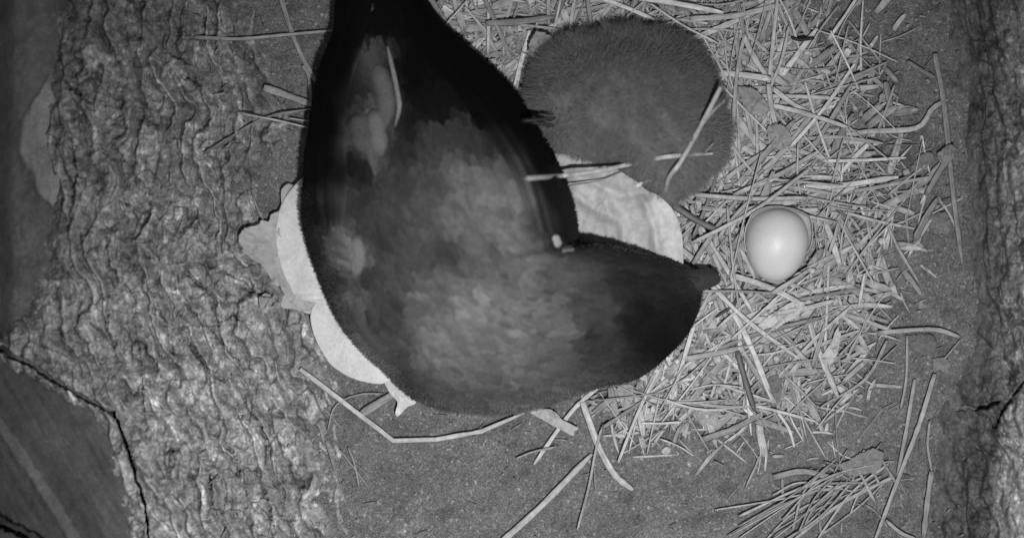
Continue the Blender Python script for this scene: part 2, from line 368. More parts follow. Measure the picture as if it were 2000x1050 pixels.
# ------------------------------------------------------------------ adult petrel
AO = [(668, -60), (655, 0), (650, 60), (627, 120), (612, 180), (603, 250), (594, 305), (592, 350), (588, 410), (598, 470), (622, 540), (647, 600), (674, 648), (709, 688), (750, 726), (788, 764), (835, 792), (900, 806), (970, 810), (1040, 800), (1100, 782),
      (1170, 758), (1240, 742), (1290, 708), (1338, 660), (1362, 615), (1370, 582), (1372, 552), (1345, 521), (1290, 500), (1232, 483), (1180, 473), (1150, 473), (1130, 478), (1128, 440), (1116, 385), (1088, 315), (1050, 242), (1010, 182), (950, 120), (900, 76), (858, 34), (828, -10), (800, -60)]
AC = (880, 520)
AR = star(smooth_poly(AO), AC)
def adult_prof(x, y):
    dx = A(x, float) - AC[0]; dy = A(y, float) - AC[1]
    return np.hypot(dx, dy) / AR(np.arctan2(dy, dx))
def adult_amp(x, y):
    b = .066 * np.exp(-(((x - 880) / 330) ** 2 + ((y - 520) / 330) ** 2) / 1.6)
    hd = .040 * np.exp(-(((x - 1245) / 110) ** 2 + ((y - 605) / 105) ** 2))
    return .022 + b + hd - .008 * np.exp(-((x - 1120) / 50) ** 2 - ((y - 600) / 160) ** 2)
AZ = .046
def azf(x, y): return .032 + .018 * np.exp(-((A(x, float) - 1080) / 160) ** 2 - ((A(y, float) - 380) / 170) ** 2)
def adult_z(x, y):
    t = np.clip(adult_prof(x, y), 0, .999)
    rel = .0022 * fbm(A(x) / 70., A(y) / 70., 3, 300)
    # folded wings: raised shoulders along both flanks, groove down the back
    dl, _ = pdist(A(x, float), A(y, float), [(650, 560), (640, 400), (660, 200), (720, -60)]); dr, _ = pdist(A(x, float), A(y, float), [(1085, 460), (1040, 320), (930, 150), (790, -40)])
    wings = .007 * np.exp(-(dl / 55) ** 2) + .007 * np.exp(-(dr / 55) ** 2)
    return azf(x, y) + (adult_amp(A(x), A(y)) + .010 + wings) * (1 - t ** 3.4) ** .5 + rel * (1 - t)
PA = A([(700, 30, 12), (760, 60, 10), (830, 60, 4), (900, 130, 5), (650, 130, 9), (640, 250, 7), (700, 200, 28), (738, 150, 80), (752, 190, 96), (750, 240, 122), (742, 290, 132), (725, 190, 60), (712, 275, 92), (690, 285, 70), (700, 250, 60), (730, 250, 86), (775, 170, 8), (790, 250, 20), (772, 290, 30), (620, 330, 14), (680, 330, 24), (800, 180, 6), (850, 220, 16), (950, 200, 7), (1020, 230, 4), (1060, 300, 8), (1095, 370, 28), (1110, 450, 32),
        (780, 300, 50), (860, 290, 62), (930, 300, 55), (980, 290, 36), (1000, 330, 80), (905, 355, 108), (945, 385, 112), (985, 355, 98), (1010, 395, 110), (1020, 430, 98), (850, 370, 78), (780, 380, 62), (700, 400, 52), (620, 420, 32), (655, 390, 82), (610, 480, 36), (640, 560, 50), (685, 500, 132), (660, 462, 90), (722, 470, 58), (722, 560, 60),
        (760, 440, 66), (830, 450, 76), (900, 430, 98), (980, 430, 106), (1058, 440, 66), (860, 510, 64), (800, 540, 70), (950, 520, 84), (1050, 500, 96), (1100, 530, 82), (1150, 520, 64), (930, 610, 106), (850, 640, 98), (1000, 620, 98), (1000, 700, 98), (900, 720, 98), (800, 700, 66), (740, 690, 92), (700, 600, 98), (672, 630, 56), (745, 635, 58),
        (800, 755, 66), (860, 790, 80), (665, 645, 72), (705, 690, 88), (760, 738, 84), (900, 803, 88), (1000, 805, 92), (1100, 778, 92), (1180, 750, 84), (1240, 738, 62), (640, 600, 58), (830, 700, 100), (950, 780, 84), (1050, 765, 86), (1100, 650, 92), (1130, 720, 80), (1175, 600, 66), (1180, 680, 56), (1220, 560, 38), (1250, 620, 26), (1300, 560, 40), (1330, 600, 32), (1300, 680, 20), (1250, 715, 32), (1360, 560, 50), (1240, 495, 62), (1180, 485, 68), (1330, 525, 58), (1345, 640, 28), (1200, 725, 66), (880, 560, 84), (1020, 560, 94), (1060, 640, 96), (960, 660, 98), (850, 600, 86)])
def adult_paint(x, y):  # plumage pattern with some shading baked in; rim greys raised against edge falloff
    x = A(x, float).ravel(); y = A(y, float).ravel(); out = np.zeros(len(x))
    wx = x + 10 * vn(x / 25, y / 25, 310); wy = y + 10 * vn(x / 25, y / 25, 311)
    for a in range(0, len(x), 20000):
        d2 = (wx[a:a + 20000, None] - PA[:, 0]) ** 2 + (wy[a:a + 20000, None] - PA[:, 1]) ** 2
        k = np.exp(-d2 / (2 * 20 ** 2)) + 1e-5 / (1 + d2 / 3000)
        out[a:a + 20000] = (k * PA[:, 2]).sum(1) / k.sum(1) * (.84 + .13 * fbm(x[a:a + 20000] / 26, y[a:a + 20000] / 20, 3, 312) + .16 * sst(440, 560, y[a:a + 20000]) * fbm(x[a:a + 20000] / 70, (y[a:a + 20000] - .12 * x[a:a + 20000]) / 8, 3, 313))
    return out * (1 + .13 * sst(520, 640, y) * sst(1180, 1080, x) * sst(620, 700, x)) * (1 + .12 * sst(480, 640, y) * sst(800, 700, x)) * (1 - .07 * sst(560, 640, y))
SPINE = cat_rom([(1420, 560), (1300, 600), (1150, 640), (1010, 640), (900, 540), (840, 400), (790, 200), (740, -100)], 120)
SPT = np.gradient(SPINE, axis=0); SPT /= np.linalg.norm(SPT, axis=1)[:, None]
def flow(x, y):
    d2 = (A(x)[:, None] - SPINE[:, 0]) ** 2 + (A(y)[:, None] - SPINE[:, 1]) ** 2
    k = np.exp(-(d2 - d2.min(1)[:, None]) / (2 * 90 ** 2)); v = k @ SPT; return v / np.linalg.norm(v, axis=1)[:, None]

petrel = empty('petrel', W(880, 520, .02)); tag(petrel, 'adult seabird sitting on the nest, black wings toward the top and head turned right', 'seabird')
def starbody(name, cen, Rf, zf, zmid, paint, m, parent, na=420, nr=70, under=.05):
    a = np.linspace(-np.pi, np.pi, na, endpoint=False); t = np.sin(np.linspace(0, np.pi / 2, nr))[1:]
    r = Rf(a)[None] * t[:, None]; X = cen[0] + r * np.cos(a); Y = cen[1] + r * np.sin(a)
    Z = zf(X, Y); top = W(X, Y, Z).reshape(-1, 3)
    tb = t[::-1][1:]; rb = Rf(a)[None] * tb[:, None]; Xb = cen[0] + rb * np.cos(a); Yb = cen[1] + rb * np.sin(a)
    zm = zmid if callable(zmid) else (lambda x_, y_: zmid + 0 * x_)
    Zb = zm(Xb, Yb) - under * (1 - tb[:, None] ** 2) ** .6
    v = np.vstack([top, W(Xb, Yb, Zb).reshape(-1, 3)])
    nrow = len(t) + len(tb); f = gridfaces(nrow, na, True)
    # close the centre rows with tiny fans made of quads
    v = np.vstack([v, W(*cen, float(zf(A(cen[0]), A(cen[1])))), W(*cen, float(zm(A(cen[0], float), A(cen[1], float))) - under)]); c0, c1 = len(v) - 2, len(v) - 1
    j = np.arange(0, na, 2); l0 = (nrow - 1) * na
    f = np.vstack([f, np.stack([np.full(len(j), c0), j, (j + 1) % na, (j + 2) % na], -1), np.stack([np.full(len(j), c1), l0 + (j + 2) % na, l0 + (j + 1) % na, l0 + j], -1)])
    XX = np.concatenate([X.ravel(), Xb.ravel(), [cen[0]] * 2]); YY = np.concatenate([Y.ravel(), Yb.ravel(), [cen[1]] * 2])
    tone = lin(paint(XX, YY)); v = v - A(parent.location)
    o = mesh(name, v, f, m, tone); o.parent = parent; return o
starbody('body', AC, AR, adult_z, azf, adult_paint, M_plume, petrel, under=.024)

def feathers(cx, cy, L, Wd, zf, paint, lift=.0012, jit=.12, tipbright=0., curl=0., dirs=None, seed=1, n=7):
    """overlapping rounded feather blades laid over a surface; returns v, f, tone"""
    r = np.random.RandomState(seed); N = len(cx)
    d = flow(cx, cy) if dirs is None else dirs
    an = np.arctan2(d[:, 1], d[:, 0]) + jit * r.randn(N); dx, dy = np.cos(an), np.sin(an)
    s = np.linspace(0, 1, n); wprof = np.sqrt(np.clip(np.sin(np.pi * (.12 + .88 * s) ** .8), 0, 1)) ; wprof[-1] = .18
    q = A([-1, -.5, 0, .5, 1.])
    bend = curl * r.randn(N)
    X = cx[:, None, None] + dx[:, None, None] * (s[None, :, None] - .5) * L[:, None, None] - dy[:, None, None] * (q * .5)[None, None] * (Wd[:, None, None] * wprof[None, :, None] + 0) - dy[:, None, None] * bend[:, None, None] * (s[None, :, None] ** 2) * L[:, None, None]
    Y = cy[:, None, None] + dy[:, None, None] * (s[None, :, None] - .5) * L[:, None, None] + dx[:, None, None] * (q * .5)[None, None] * (Wd[:, None, None] * wprof[None, :, None]) + dx[:, None, None] * bend[:, None, None] * (s[None, :, None] ** 2) * L[:, None, None]
    pr = adult_prof(X, Y); fac = np.where(pr > .985, .985 / pr, 1); X = AC[0] + (X - AC[0]) * fac; Y = AC[1] + (Y - AC[1]) * fac
    Z = zf(X, Y) + (-.0006 + lift * s ** 1.5)[None, :, None] + (.0004 * (1 - q ** 2))[None, None]
    v = W(X, Y, Z).reshape(-1, 3)
    base = gridfaces(n, 5)[:, ::-1]; f = (base[None] + (np.arange(N) * n * 5)[:, None, None]).reshape(-1, 4)
    t = lin(paint(cx + dx * L * .15, cy + dy * L * .15) * (1 + .05 * r.randn(N)))[:, None, None] * (1 + tipbright * (s ** 4)[None, :, None]) * (1 + .08 * (np.abs(q) - .5))[None, None] * (.90 + .16 * s ** 2)[None, :, None]
    return v, f, np.clip(t, .0015, 1).repeat(1, 0).ravel() if t.shape[2] == 5 else None
def scatter(cen, Rf, n, tmax, seed):
    r = np.random.RandomState(seed); a = r.uniform(-np.pi, np.pi, n * 3); Rm = Rf(a)
    keep = r.rand(n * 3) < (Rm / Rm.max()) ** 2; a = a[keep][:n]; t = np.sqrt(r.rand(len(a))) * tmax
    return cen[0] + Rf(a) * t * np.cos(a), cen[1] + Rf(a) * t * np.sin(a)
fx, fy = scatter(AC, AR, 3400, .955, 5)
o_ = np.argsort(-(fy * 1.0 - fx * .6)); fx, fy = fx[o_], fy[o_]
head = sst(1120, 1220, fx); up = sst(420, 120, fy)
L_ = (62 + 40 * up) * (1 - .55 * head) * R.uniform(.8, 1.2, len(fx)); Wd_ = L_ * (.50 - .16 * up)
v, f, t = feathers(fx, fy, L_, Wd_, adult_z, adult_paint, lift=.0011, seed=3)
o = mesh('plumage', v - A(petrel.location), f, M_plume, t); o.parent = petrel
# wings: long flight feathers down each flank to the crossed tips at the top
def wing(path0, path1, n, w0, seed):
    r = np.random.RandomState(seed); V = []; F = []; T = []; k = 0
    for i in range(n):
        u = i / (n - 1.)
        P = [(a[0] * (1 - u) + b[0] * u, a[1] * (1 - u) + b[1] * u) for a, b in zip(path0, path1)]
        C = cat_rom(P, 26); s = np.linspace(0, 1, 26); tg = np.gradient(C, axis=0); tg /= np.linalg.norm(tg, axis=1)[:, None]
        wd = w0 * np.minimum(1, np.minimum(.3 + s * 6, (1 - s) * 7 + .12))
        q = A([-1, -.4, .15, .55, 1]); X = C[:, 0:1] - tg[:, 1:2] * q * wd[:, None] * .5; Y = C[:, 1:2] + tg[:, 0:1] * q * wd[:, None] * .5
        pr = adult_prof(X, Y); fac = np.where(pr > .985, .985 / pr, 1); X = AC[0] + (X - AC[0]) * fac; Y = AC[1] + (Y - AC[1]) * fac
        Z = adult_z(X, Y) + .0016 + .0012 * u + (.0007 * (1 - q ** 2))[None] - .0004 * q[None]
        V.append(W(X, Y, Z).reshape(-1, 3)); F.append(gridfaces(26, 5)[:, ::-1] + k); k += 26 * 5
        tt = lin(np.clip(adult_paint(X, Y) * .85 * (1 + .12 * r.randn()), 3, 90)); T.append(tt * (1 + .5 * (q > .9)[None].repeat(26, 0).ravel()))
    o = mesh('wing', np.vstack(V) - A(petrel.location), np.vstack(F), M_plume, np.concatenate(T)); o.parent = petrel; return o
wing([(1118, 470), (1085, 330), (1000, 190), (880, 60), (800, -50)], [(1050, 450), (1010, 330), (930, 210), (840, 90), (770, -50)], 8, 26, 1)
wing([(596, 440), (598, 330), (612, 200), (655, 60), (680, -50)], [(665, 440), (665, 330), (665, 210), (700, 70), (730, -50)], 7, 24, 2)
# pale-edged feathers that show on the back and at the wing tip
def onefeather(name, pts, wpx, val, label, lift=.0035):
    lift = lift * .45; val = val * .86
    C = cat_rom(pts, 16); s = np.linspace(0, 1, 16); tg = np.gradient(C, axis=0); tg /= np.linalg.norm(tg, axis=1)[:, None]
    wd = wpx * np.clip(np.minimum(.35 + s * 4, (1 - s) * 4 + .15), 0, 1) * (1 + .08 * np.sin(s * 23)); q = A([-1, -.5, 0, .5, 1])
    X = C[:, 0:1] - tg[:, 1:2] * q * wd[:, None] * .5; Y = C[:, 1:2] + tg[:, 0:1] * q * wd[:, None] * .5
    Z = adult_z(X, Y) + lift + .0006 * (1 - q ** 2)[None]
    V = W(X, Y, Z).reshape(-1, 3); Vb = V - [0, 0, .0006]
    F = gridfaces(16, 5)[:, ::-1]; F = np.vstack([F, F[:, ::-1] + len(V)])
    bgd = lin(adult_paint(X, Y)).reshape(X.shape); mx = np.clip(1.15 - np.abs(q[None]) ** 2, 0, 1) * np.clip(np.minimum(s * 5, (1 - s) * 5), 0, 1)[:, None]; vv = bgd + (lin(val) - bgd) * mx if wpx > 17 else lin(val) * (1 + 0 * X)
    o = mesh(name, np.vstack([V, Vb]) - A(petrel.location), F, M_plume, np.tile(vv.ravel(), 2)); o.parent = petrel; o['label'] = label; return o
onefeather('feather', [(757, 92), (768, 140), (778, 190), (779, 214), (771, 248)], 8, 140, 'thin pale feather edge near the tail')
onefeather('feather', [(736, 128), (754, 185), (752, 246)], 38, 104, 'broad grey feather left of the pale edge', .004)
onefeather('feather', [(728, 214), (738, 262), (744, 306)], 34, 122, 'short pale feather at the rump', .005)
onefeather('feather', [(696, 222), (706, 262), (704, 296)], 40, 92, 'dull grey feather at the rump', .004)
onefeather('feather', [(714, 4), (716, 26)], 30, 108, 'pale feather tip at the tail')
onefeather('feather', [(1083, 460), (1088, 470), (1092, 486)], 14, 190, 'small white feather tip at the bend of the wing', .006)
onefeather('feather', [(1098, 489), (1108, 484), (1122, 487)], 12, 175, 'white tuft at the bend of the wing', .006)
onefeather('feather', [(655, 372), (660, 412)], 18, 88, 'grey feather on the left wing')
for k_, (a, b) in enumerate([((628, 462), (678, 484)), ((634, 490), (684, 510)), ((640, 514), (686, 532)), ((660, 534), (700, 546))]):
    onefeather('feather', [a, ((a[0] + b[0]) / 2, (a[1] + b[1]) / 2 - 2), b], 9, 96, 'pale fringe of the wing coverts', .003)
onefeather('feather', [(694, 458), (702, 500), (692, 545)], 24, 128, 'pale patch feather on the wing coverts', .0035)
onefeather('feather', [(700, 575), (702, 625), (728, 672), (765, 712)], 24, 98, 'curved grey feather along the left flank')
onefeather('feather', [(815, 690), (832, 728)], 20, 104, 'pale feather on the lower flank', .0025)
# fuzz: fine barbs over the body, densest at the outline
def fuzz(name, cen, Rf, zf, n, paint, L0, m, parent, dirf, seed, edge=.5, lift=.6, wpx=1.6, tr=(0, 1.0), gain=1.0, zmid=0., under=.04, spread=.38):
    r = np.random.RandomState(seed)
    a = r.uniform(-np.pi, np.pi, n); ne = int(n * edge)
    t = np.concatenate([1 - .10 * r.rand(ne) ** 1.3, np.sqrt(r.uniform(tr[0], tr[1], n - ne))]); t = np.clip(t, 0, .995)
    X = cen[0] + Rf(a) * t * np.cos(a); Y = cen[1] + Rf(a) * t * np.sin(a); Z = zf(X, Y)
    # some roots sit on the lower side of the rim
    low = (np.arange(n) < ne) & (r.rand(n) < .35); Z = np.where(low, (zmid(X, Y) if callable(zmid) else zmid) - under * .35 * (1 - t ** 2) ** .5, Z)
    d = dirf(X, Y); out = np.stack([np.cos(a), np.sin(a)], -1)
    k = sst(.86, 1, t)[:, None]; dd = d * (1 - .75 * k) + out * k * .9 + spread * r.randn(n, 2); dd /= np.linalg.norm(dd, axis=1)[:, None]
    Ln = L0 * r.uniform(.4, 1.3, n) * (1 + (L0 > 10) * .6 * fbm(X / 16, Y / 16, 2, 77)) * (1 + .45 * k[:, 0] * (L0 > 10)); up = lift * r.uniform(.3, 1.2, n) * Ln * S * (1 - .6 * k[:, 0])
    sd = np.stack([-dd[:, 1], dd[:, 0]], -1)
    rows = []
    for s_, wv in ((0, 1), (.5, .8), (1, .15)):
        bx = X + dd[:, 0] * Ln * s_; by = Y + dd[:, 1] * Ln * s_; bz = Z + up * (s_ ** .7) - .0004
        for sg in (-1, 1): rows.append(W(bx + sg * sd[:, 0] * wpx * wv * .5, by + sg * sd[:, 1] * wpx * wv * .5, bz))
    v = np.stack(rows, 1).reshape(-1, 3); b = (np.arange(n) * 6)[:, None]
    f = np.concatenate([b + [0, 1, 3, 2], b + [2, 3, 5, 4]], 0)
    tn = lin(np.clip(paint(X, Y) * gain * (1 + .07 * r.randn(n)), 3, 250))[:, None].repeat(6, 1).ravel()
    o = mesh(name, v - A(parent.location), f, m, tn); o.parent = parent; return o
fuzz('feather_barbs', AC, AR, adult_z, 40000, adult_paint, 6.5, M_plume, petrel, flow, 8, edge=.30, lift=.10, wpx=1.3, zmid=azf)
# bill: stout, hooked, with the tube nostril
bz = .041
bp = [W(x_, y_, z_) for x_, y_, z_ in [(1290, 556, bz + .006), (1340, 551, bz + .004), (1376, 546, bz), (1394, 545, bz - .003), (1397, 551, bz - .008)]]
def tube(P, rad, n=14, k=12, squash=1.0):
    C = cat_rom(P, n); rr_ = np.interp(np.linspace(0, 1, n), np.linspace(0, 1, len(rad)), rad); T = np.gradient(C, axis=0); T /= np.linalg.norm(T, axis=1)[:, None]
    ref = np.array([0, 0, 1.]) if abs(T[0, 2]) < .9 else np.array([1., 0, 0])
    Sd = np.cross(T, ref); Sd /= np.linalg.norm(Sd, axis=1)[:, None]; U = np.cross(Sd, T); a = np.linspace(0, 2 * np.pi, k, endpoint=False)
    V = C[:, None] + rr_[:, None, None] * (Sd[:, None] * np.cos(a)[None, :, None] + U[:, None] * np.sin(a)[None, :, None] * squash)
    f = gridfaces(n, k, True)[:, ::-1]; V = np.vstack([V.reshape(-1, 3), C[0], C[-1]]); j = np.arange(0, k, 2); e = len(V) - 1
    f = np.vstack([f, np.stack([0 * j + e - 1, (j + 2) % k, (j + 1) % k, j], -1)[:, ::-1], np.stack([0 * j + e, (n - 1) * k + j, (n - 1) * k + (j + 1) % k, (n - 1) * k + (j + 2) % k], -1)[:, ::-1]])
    return V, f
v, f = tube(bp, A([.0105, .0096, .0076, .0058, .0022]), n=18)
bill = mesh('bill', v - A(petrel.location), f, M_horn, np.full(len(v), float(lin(50)))); bill.parent = petrel
v, f = tube([W(1336, 550, bz + .0125), W(1358, 547, bz + .0095), W(1376, 545, bz + .0060)], A([.0034, .0030, .0012]), n=10)
o = mesh('nostril_tube', v - A(petrel.location), f, M_horn, np.full(len(v), float(lin(44)))); o.parent = bill

# ------------------------------------------------------------------ chick
CO = [(1032, 200), (1040, 165), (1056, 128), (1074, 104), (1114, 80), (1180, 68), (1240, 66), (1292, 72), (1338, 94), (1374, 120), (1398, 160), (1406, 195), (1416, 240), (1414, 290), (1392, 322), (1362, 352), (1330, 374), (1302, 384), (1262, 354), (1228, 332), (1184, 308), (1130, 292), (1080, 278), (1048, 250), (1036, 235)]
CC = (1225, 212); _cr = star(smooth_poly(CO), CC); CZ = .036
CRf = lambda a: _cr(a) * (.945 + .085 * fbm(np.cos(a) * 2.6 + 5, np.sin(a) * 2.6, 4, 405))
def chick_z(x, y):
    dx = A(x, float) - CC[0]; dy = A(y, float) - CC[1]; t = np.clip(np.hypot(dx, dy) / CRf(np.arctan2(dy, dx)), 0, .999)
    hd = .010 * np.exp(-(((x - 1335) / 60) ** 2 + ((y - 300) / 55) ** 2)) - .006 * np.exp(-(((x - 1280 - (y - 250) * .5) / 22) ** 2)) * sst(180, 260, A(y, float)) \
        - .005 * np.exp(-((A(y, float) - 215 + (A(x, float) - 1100) * .75) / 12) ** 2) * sst(1060, 1110, A(x, float)) * sst(1230, 1180, A(x, float))
    return CZ + (.050 + hd) * (1 - t ** 2.4) ** .55 + .006 * fbm(A(x) / 60., A(y) / 60., 4, 400) * (1 - t ** 3)
def chick_paint(x, y): return 78 + 12 * sst(120, 300, A(y, float)) + 9 * fbm(A(x) / 55., A(y) / 55., 4, 401) - 9 * np.exp(-(pdist(A(x, float), A(y, float), [(1095, 182), (1125, 160), (1150, 145), (1195, 128)])[0] / 8) ** 2)  # dark streak is the crease's shade painted into the down colour
chick = empty('chick', W(CC[0], CC[1], .01)); tag(chick, 'fluffy grey downy chick nestled beside the adult among the straw', 'chick')
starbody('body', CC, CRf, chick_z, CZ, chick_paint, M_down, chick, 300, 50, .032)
def cdir(X, Y):
    a = .5 + 2.6 * fbm(X / 110, Y / 110, 2, 402); return np.stack([np.cos(a), np.sin(a)], -1)
fuzz('down', CC, CRf, chick_z, 170000, chick_paint, 19, M_down, chick, cdir, 9, edge=.34, lift=.30, wpx=1.0, zmid=CZ, gain=1.08, under=.03, spread=.75)

# ------------------------------------------------------------------ leaves
def leafmesh(name, outline, cen, zf, m, val, label, cat, nr=26, na=140, rag=0., seed=1, group=None, tonef=None, thick=.0007, mesh_only=False):
    Rf = star(smooth_poly(outline, 300), cen); a = np.linspace(-np.pi, np.pi, na, endpoint=False)
    Ra = Rf(a) * (1 + rag * fbm(np.cos(a) * 5 + seed, np.sin(a) * 5, 4, seed) + rag * .6 * vn(a * 14, a * 0 + seed, seed))
    t = np.linspace(0, 1, nr)[1:]; X = cen[0] + Ra * t[:, None] * np.cos(a); Y = cen[1] + Ra * t[:, None] * np.sin(a)
    X = np.vstack([np.full((1, na), cen[0]) + 2 * np.cos(a) * .2, X]); Y = np.vstack([np.full((1, na), cen[1]) + 2 * np.sin(a) * .2, Y])
    Z = zf(X, Y); P = W(X, Y, Z).reshape(-1, 3); P2 = P - [0, 0, thick]; n = len(P)
    f = gridfaces(nr, na, True); e = (nr - 1) * na; j = np.arange(na); j2 = (j + 1) % na
    k = np.arange(0, na, 2)
    f = np.vstack([f, f[:, ::-1] + n, np.stack([e + j, e + n + j, e + n + j2, e + j2], -1)])
    tn = lin(val) * np.ones(n) if tonef is None else lin(tonef(X, Y)).ravel()
    c = P.mean(0); o = mesh(name, np.vstack([P, P2]) - c, f, m, np.tile(tn, 2)); o.location = c
    return tag(o, label, cat, group)
def zr(x, y):      # right-hand pale leaf: cupped, wrinkled, rim lifted to the upper right
    d = ((x - 1180) * .55 - (y - 430) * .83) / 160
    r1, _ = pdist(x, y, [(1255, 385), (1275, 440), (1290, 520)]); r2, _ = pdist(x, y, [(1180, 395), (1215, 440), (1225, 510)]); r3, _ = pdist(x, y, [(1090, 335), (1150, 350), (1210, 380), (1262, 378)])
    r4, _ = pdist(x, y, [(1120, 380), (1165, 410), (1190, 425)])
    return .036 + .026 * d + .0042 * np.exp(-(r1 / 11) ** 2) + .0036 * np.exp(-(r2 / 11) ** 2) - .0042 * np.exp(-(r3 / 11) ** 2) + .004 * np.exp(-(r4 / 12) ** 2) + .0024 * fbm((x + y * .4) / 34., (y - x * .3) / 60., 3, 500)
leafmesh('leaf', [(1060, 296), (1110, 302), (1150, 312), (1195, 326), (1240, 352), (1262, 370), (1290, 384), (1316, 412), (1330, 450), (1334, 490), (1328, 530), (1270, 560), (1160, 560), (1060, 520), (1020, 430), (1020, 340)], (1170, 430), zr, M_leaf, 152, 'large pale papery leaf with raised veins between the adult and the chick', 'leaf', nr=60, na=240, rag=.004, tonef=lambda x, y: 150 + 14 * sst(1262, 1300, x - .25 * (y - 430)) + 16 * fbm(x / 22., y / 40., 3, 501))
def zl1(x, y): return .012 + .008 * sst(520, 640, A(x, float)) + .0012 * fbm(x / 60., y / 60., 3, 510) - .004 * np.exp(-((y - 582) / 6.) ** 2)
leafmesh('leaf', [(592, 345), (560, 380), (543, 420), (539, 470), (548, 520), (566, 560), (585, 584), (660, 590), (690, 560), (660, 480), (640, 400), (625, 350)], (605, 470), zl1, M_leaf, 190, 'smooth pale curved leaf sticking out from under the left wing', 'leaf', rag=.01, seed=2)
def zl2(x, y): return .012 + .010 * sst(600, 760, A(x, float)) + .0012 * fbm(x / 70., y / 70., 3, 511)
leafmesh('leaf', [(612, 588), (606, 620), (612, 650), (625, 680), (645, 710), (675, 732), (710, 745), (752, 748), (778, 720), (760, 660), (700, 590), (650, 580)], (670, 660), zl2, M_leaf, 188, 'smooth pale rounded leaf below the left wing, under the lower flank', 'leaf', rag=.01, seed=3)
def zl3(x, y): return .018 + .006 * np.sin((x - y) / 16.) * .6 + .0015 * fbm(x / 20., y / 20., 3, 512)
leafmesh('leaf_scrap', [(748, 742), (770, 745), (800, 768), (812, 786), (795, 795), (778, 812), (772, 805), (776, 785), (760, 765)], (785, 775), zl3, M_leaf, 188, 'small folded pale leaf tip poking out under the bird at lower left', 'leaf scrap', rag=.03, seed=4)
def zl4(x, y): return terrain(x, y) * .5 + .012 + .0020 * fbm(x / 40., y / 40., 3, 513) + .004 * sst(560, 470, A(x, float))
leafmesh('dead_leaf', [(590, 352), (572, 360), (558, 362), (548, 375), (550, 396), (545, 412), (530, 418), (524, 432), (512, 430), (500, 440), (478, 446), (464, 468), (472, 484), (492, 505), (512, 520), (530, 545), (545, 556), (556, 575), (580, 602), (605, 606), (622, 580), (640, 520), (630, 420), (610, 360)], (570, 480), zl4, M_dead, 150, 'ragged grey dead leaf lying left of the pale curved leaf', 'leaf', rag=.035, seed=6, na=260)
leafmesh('leaf_scrap', [(505, 580), (520, 572), (532, 582), (528, 600), (518, 611), (508, 602)], (518, 591), lambda x, y: terrain(x, y) * .5 + .016 + 0 * x, M_dead, 140, 'small oval grey leaf scrap below the ragged dead leaf', 'leaf scrap', rag=.03, seed=7)
leafmesh('leaf_scrap', [(575, 560), (620, 572), (640, 590), (608, 612), (580, 604), (550, 600), (552, 580)], (596, 588), lambda x, y: .0105 + .001 * fbm(x / 15., y / 15., 2, 3), M_dead, 158, 'crumpled pale leaf piece between the two smooth pale leaves', 'leaf scrap', rag=.05, seed=8)

# ------------------------------------------------------------------ egg and broken shell
def egg():
    n, k = 48, 72; th = np.linspace(0, np.pi, n)[1:-1]; ph = np.linspace(0, 2 * np.pi, k, endpoint=False)
    a, b = .0236, .0278
    y = b * np.cos(th); r = a * np.sin(th) ** .92 * (1 + .10 * np.cos(th))
    V = np.stack([r[:, None] * np.cos(ph), y[:, None] + 0 * ph, r[:, None] * np.sin(ph)], -1).reshape(-1, 3)
    V = np.vstack([V, [0, b, 0], [0, -b, 0]]); nr_ = len(th); j = np.arange(0, k, 2)
    f = np.vstack([gridfaces(nr_, k, True)[:, ::-1], np.stack([0 * j + len(V) - 2, (j + 2) % k, (j + 1) % k, j], -1)[:, ::-1], np.stack([0 * j + len(V) - 1, (nr_ - 1) * k + j, (nr_ - 1) * k + (j + 1) % k, (nr_ - 1) * k + (j + 2) % k], -1)[:, ::-1]])
    an = math.radians(-6); c, s = math.cos(an), math.sin(an); V = V @ A([[c, s, 0], [-s, c, 0], [0, 0, 1]])
    o = mesh('egg', V, f[:, ::-1], M_egg, np.full(len(V), .49)); o.location = W(1516, 478, .0255); return tag(o, 'smooth pale egg lying in the straw right of the adult', 'egg')
egg()
def shell():
    # a broken half shell under the egg; its jagged rim shows as a pale crescent above it
    n, k = 18, 120; ph = np.linspace(0, 2 * np.pi, k, endpoint=False); V = []
    deg = np.degrees(ph) % 360          # 90 = up in the picture
    rr_ = np.interp(deg, [0, 20, 38, 55, 75, 95, 115, 135, 150, 175, 200, 240, 300, 340, 360], [.98, 1.06, 1.17, 1.07, 1.01, 1.02, 1.07, 1.13, 1.08, .99, .93, .84, .80, .88, .98]) + .018 * vn(ph * 9, ph * 0, 9) + .003 * np.sin(ph * 31)
    hz = .001 + .008 * np.interp(deg, [0, 40, 90, 140, 180, 270, 360], [.6, 1, .8, 1, .3, -.8, .6])
    for i in range(n):
        u = i / (n - 1.); rad = .0258 * np.sin(u * 1.5) / np.sin(1.5) * (.86 + .14 * u + (rr_ - 1) * u ** 2); zz = -.0275 * np.cos(u * 1.5) + hz * u ** 2
        V.append(np.stack([rad * np.cos(ph), rad * 1.08 * np.sin(ph), zz + 0 * ph], -1))
    V = A(V).reshape(-1, 3); Vi = V * .982 + [0, 0, .0006]
    f = gridfaces(n, k, True); N_ = len(V); e = (n - 1) * k; j = np.arange(k); j2 = (j + 1) % k
    f = np.vstack([f[:, ::-1], f + N_, np.stack([e + j, e + N_ + j, e + N_ + j2, e + j2], -1)])
    o = mesh('eggshell', np.vstack([V, Vi]), f, M_egg, np.full(2 * len(V), .50)); o.location = W(1518, 476, .0262); return tag(o, 'broken pale half eggshell whose jagged rim shows round the top of the whole egg', 'eggshell')
shell()

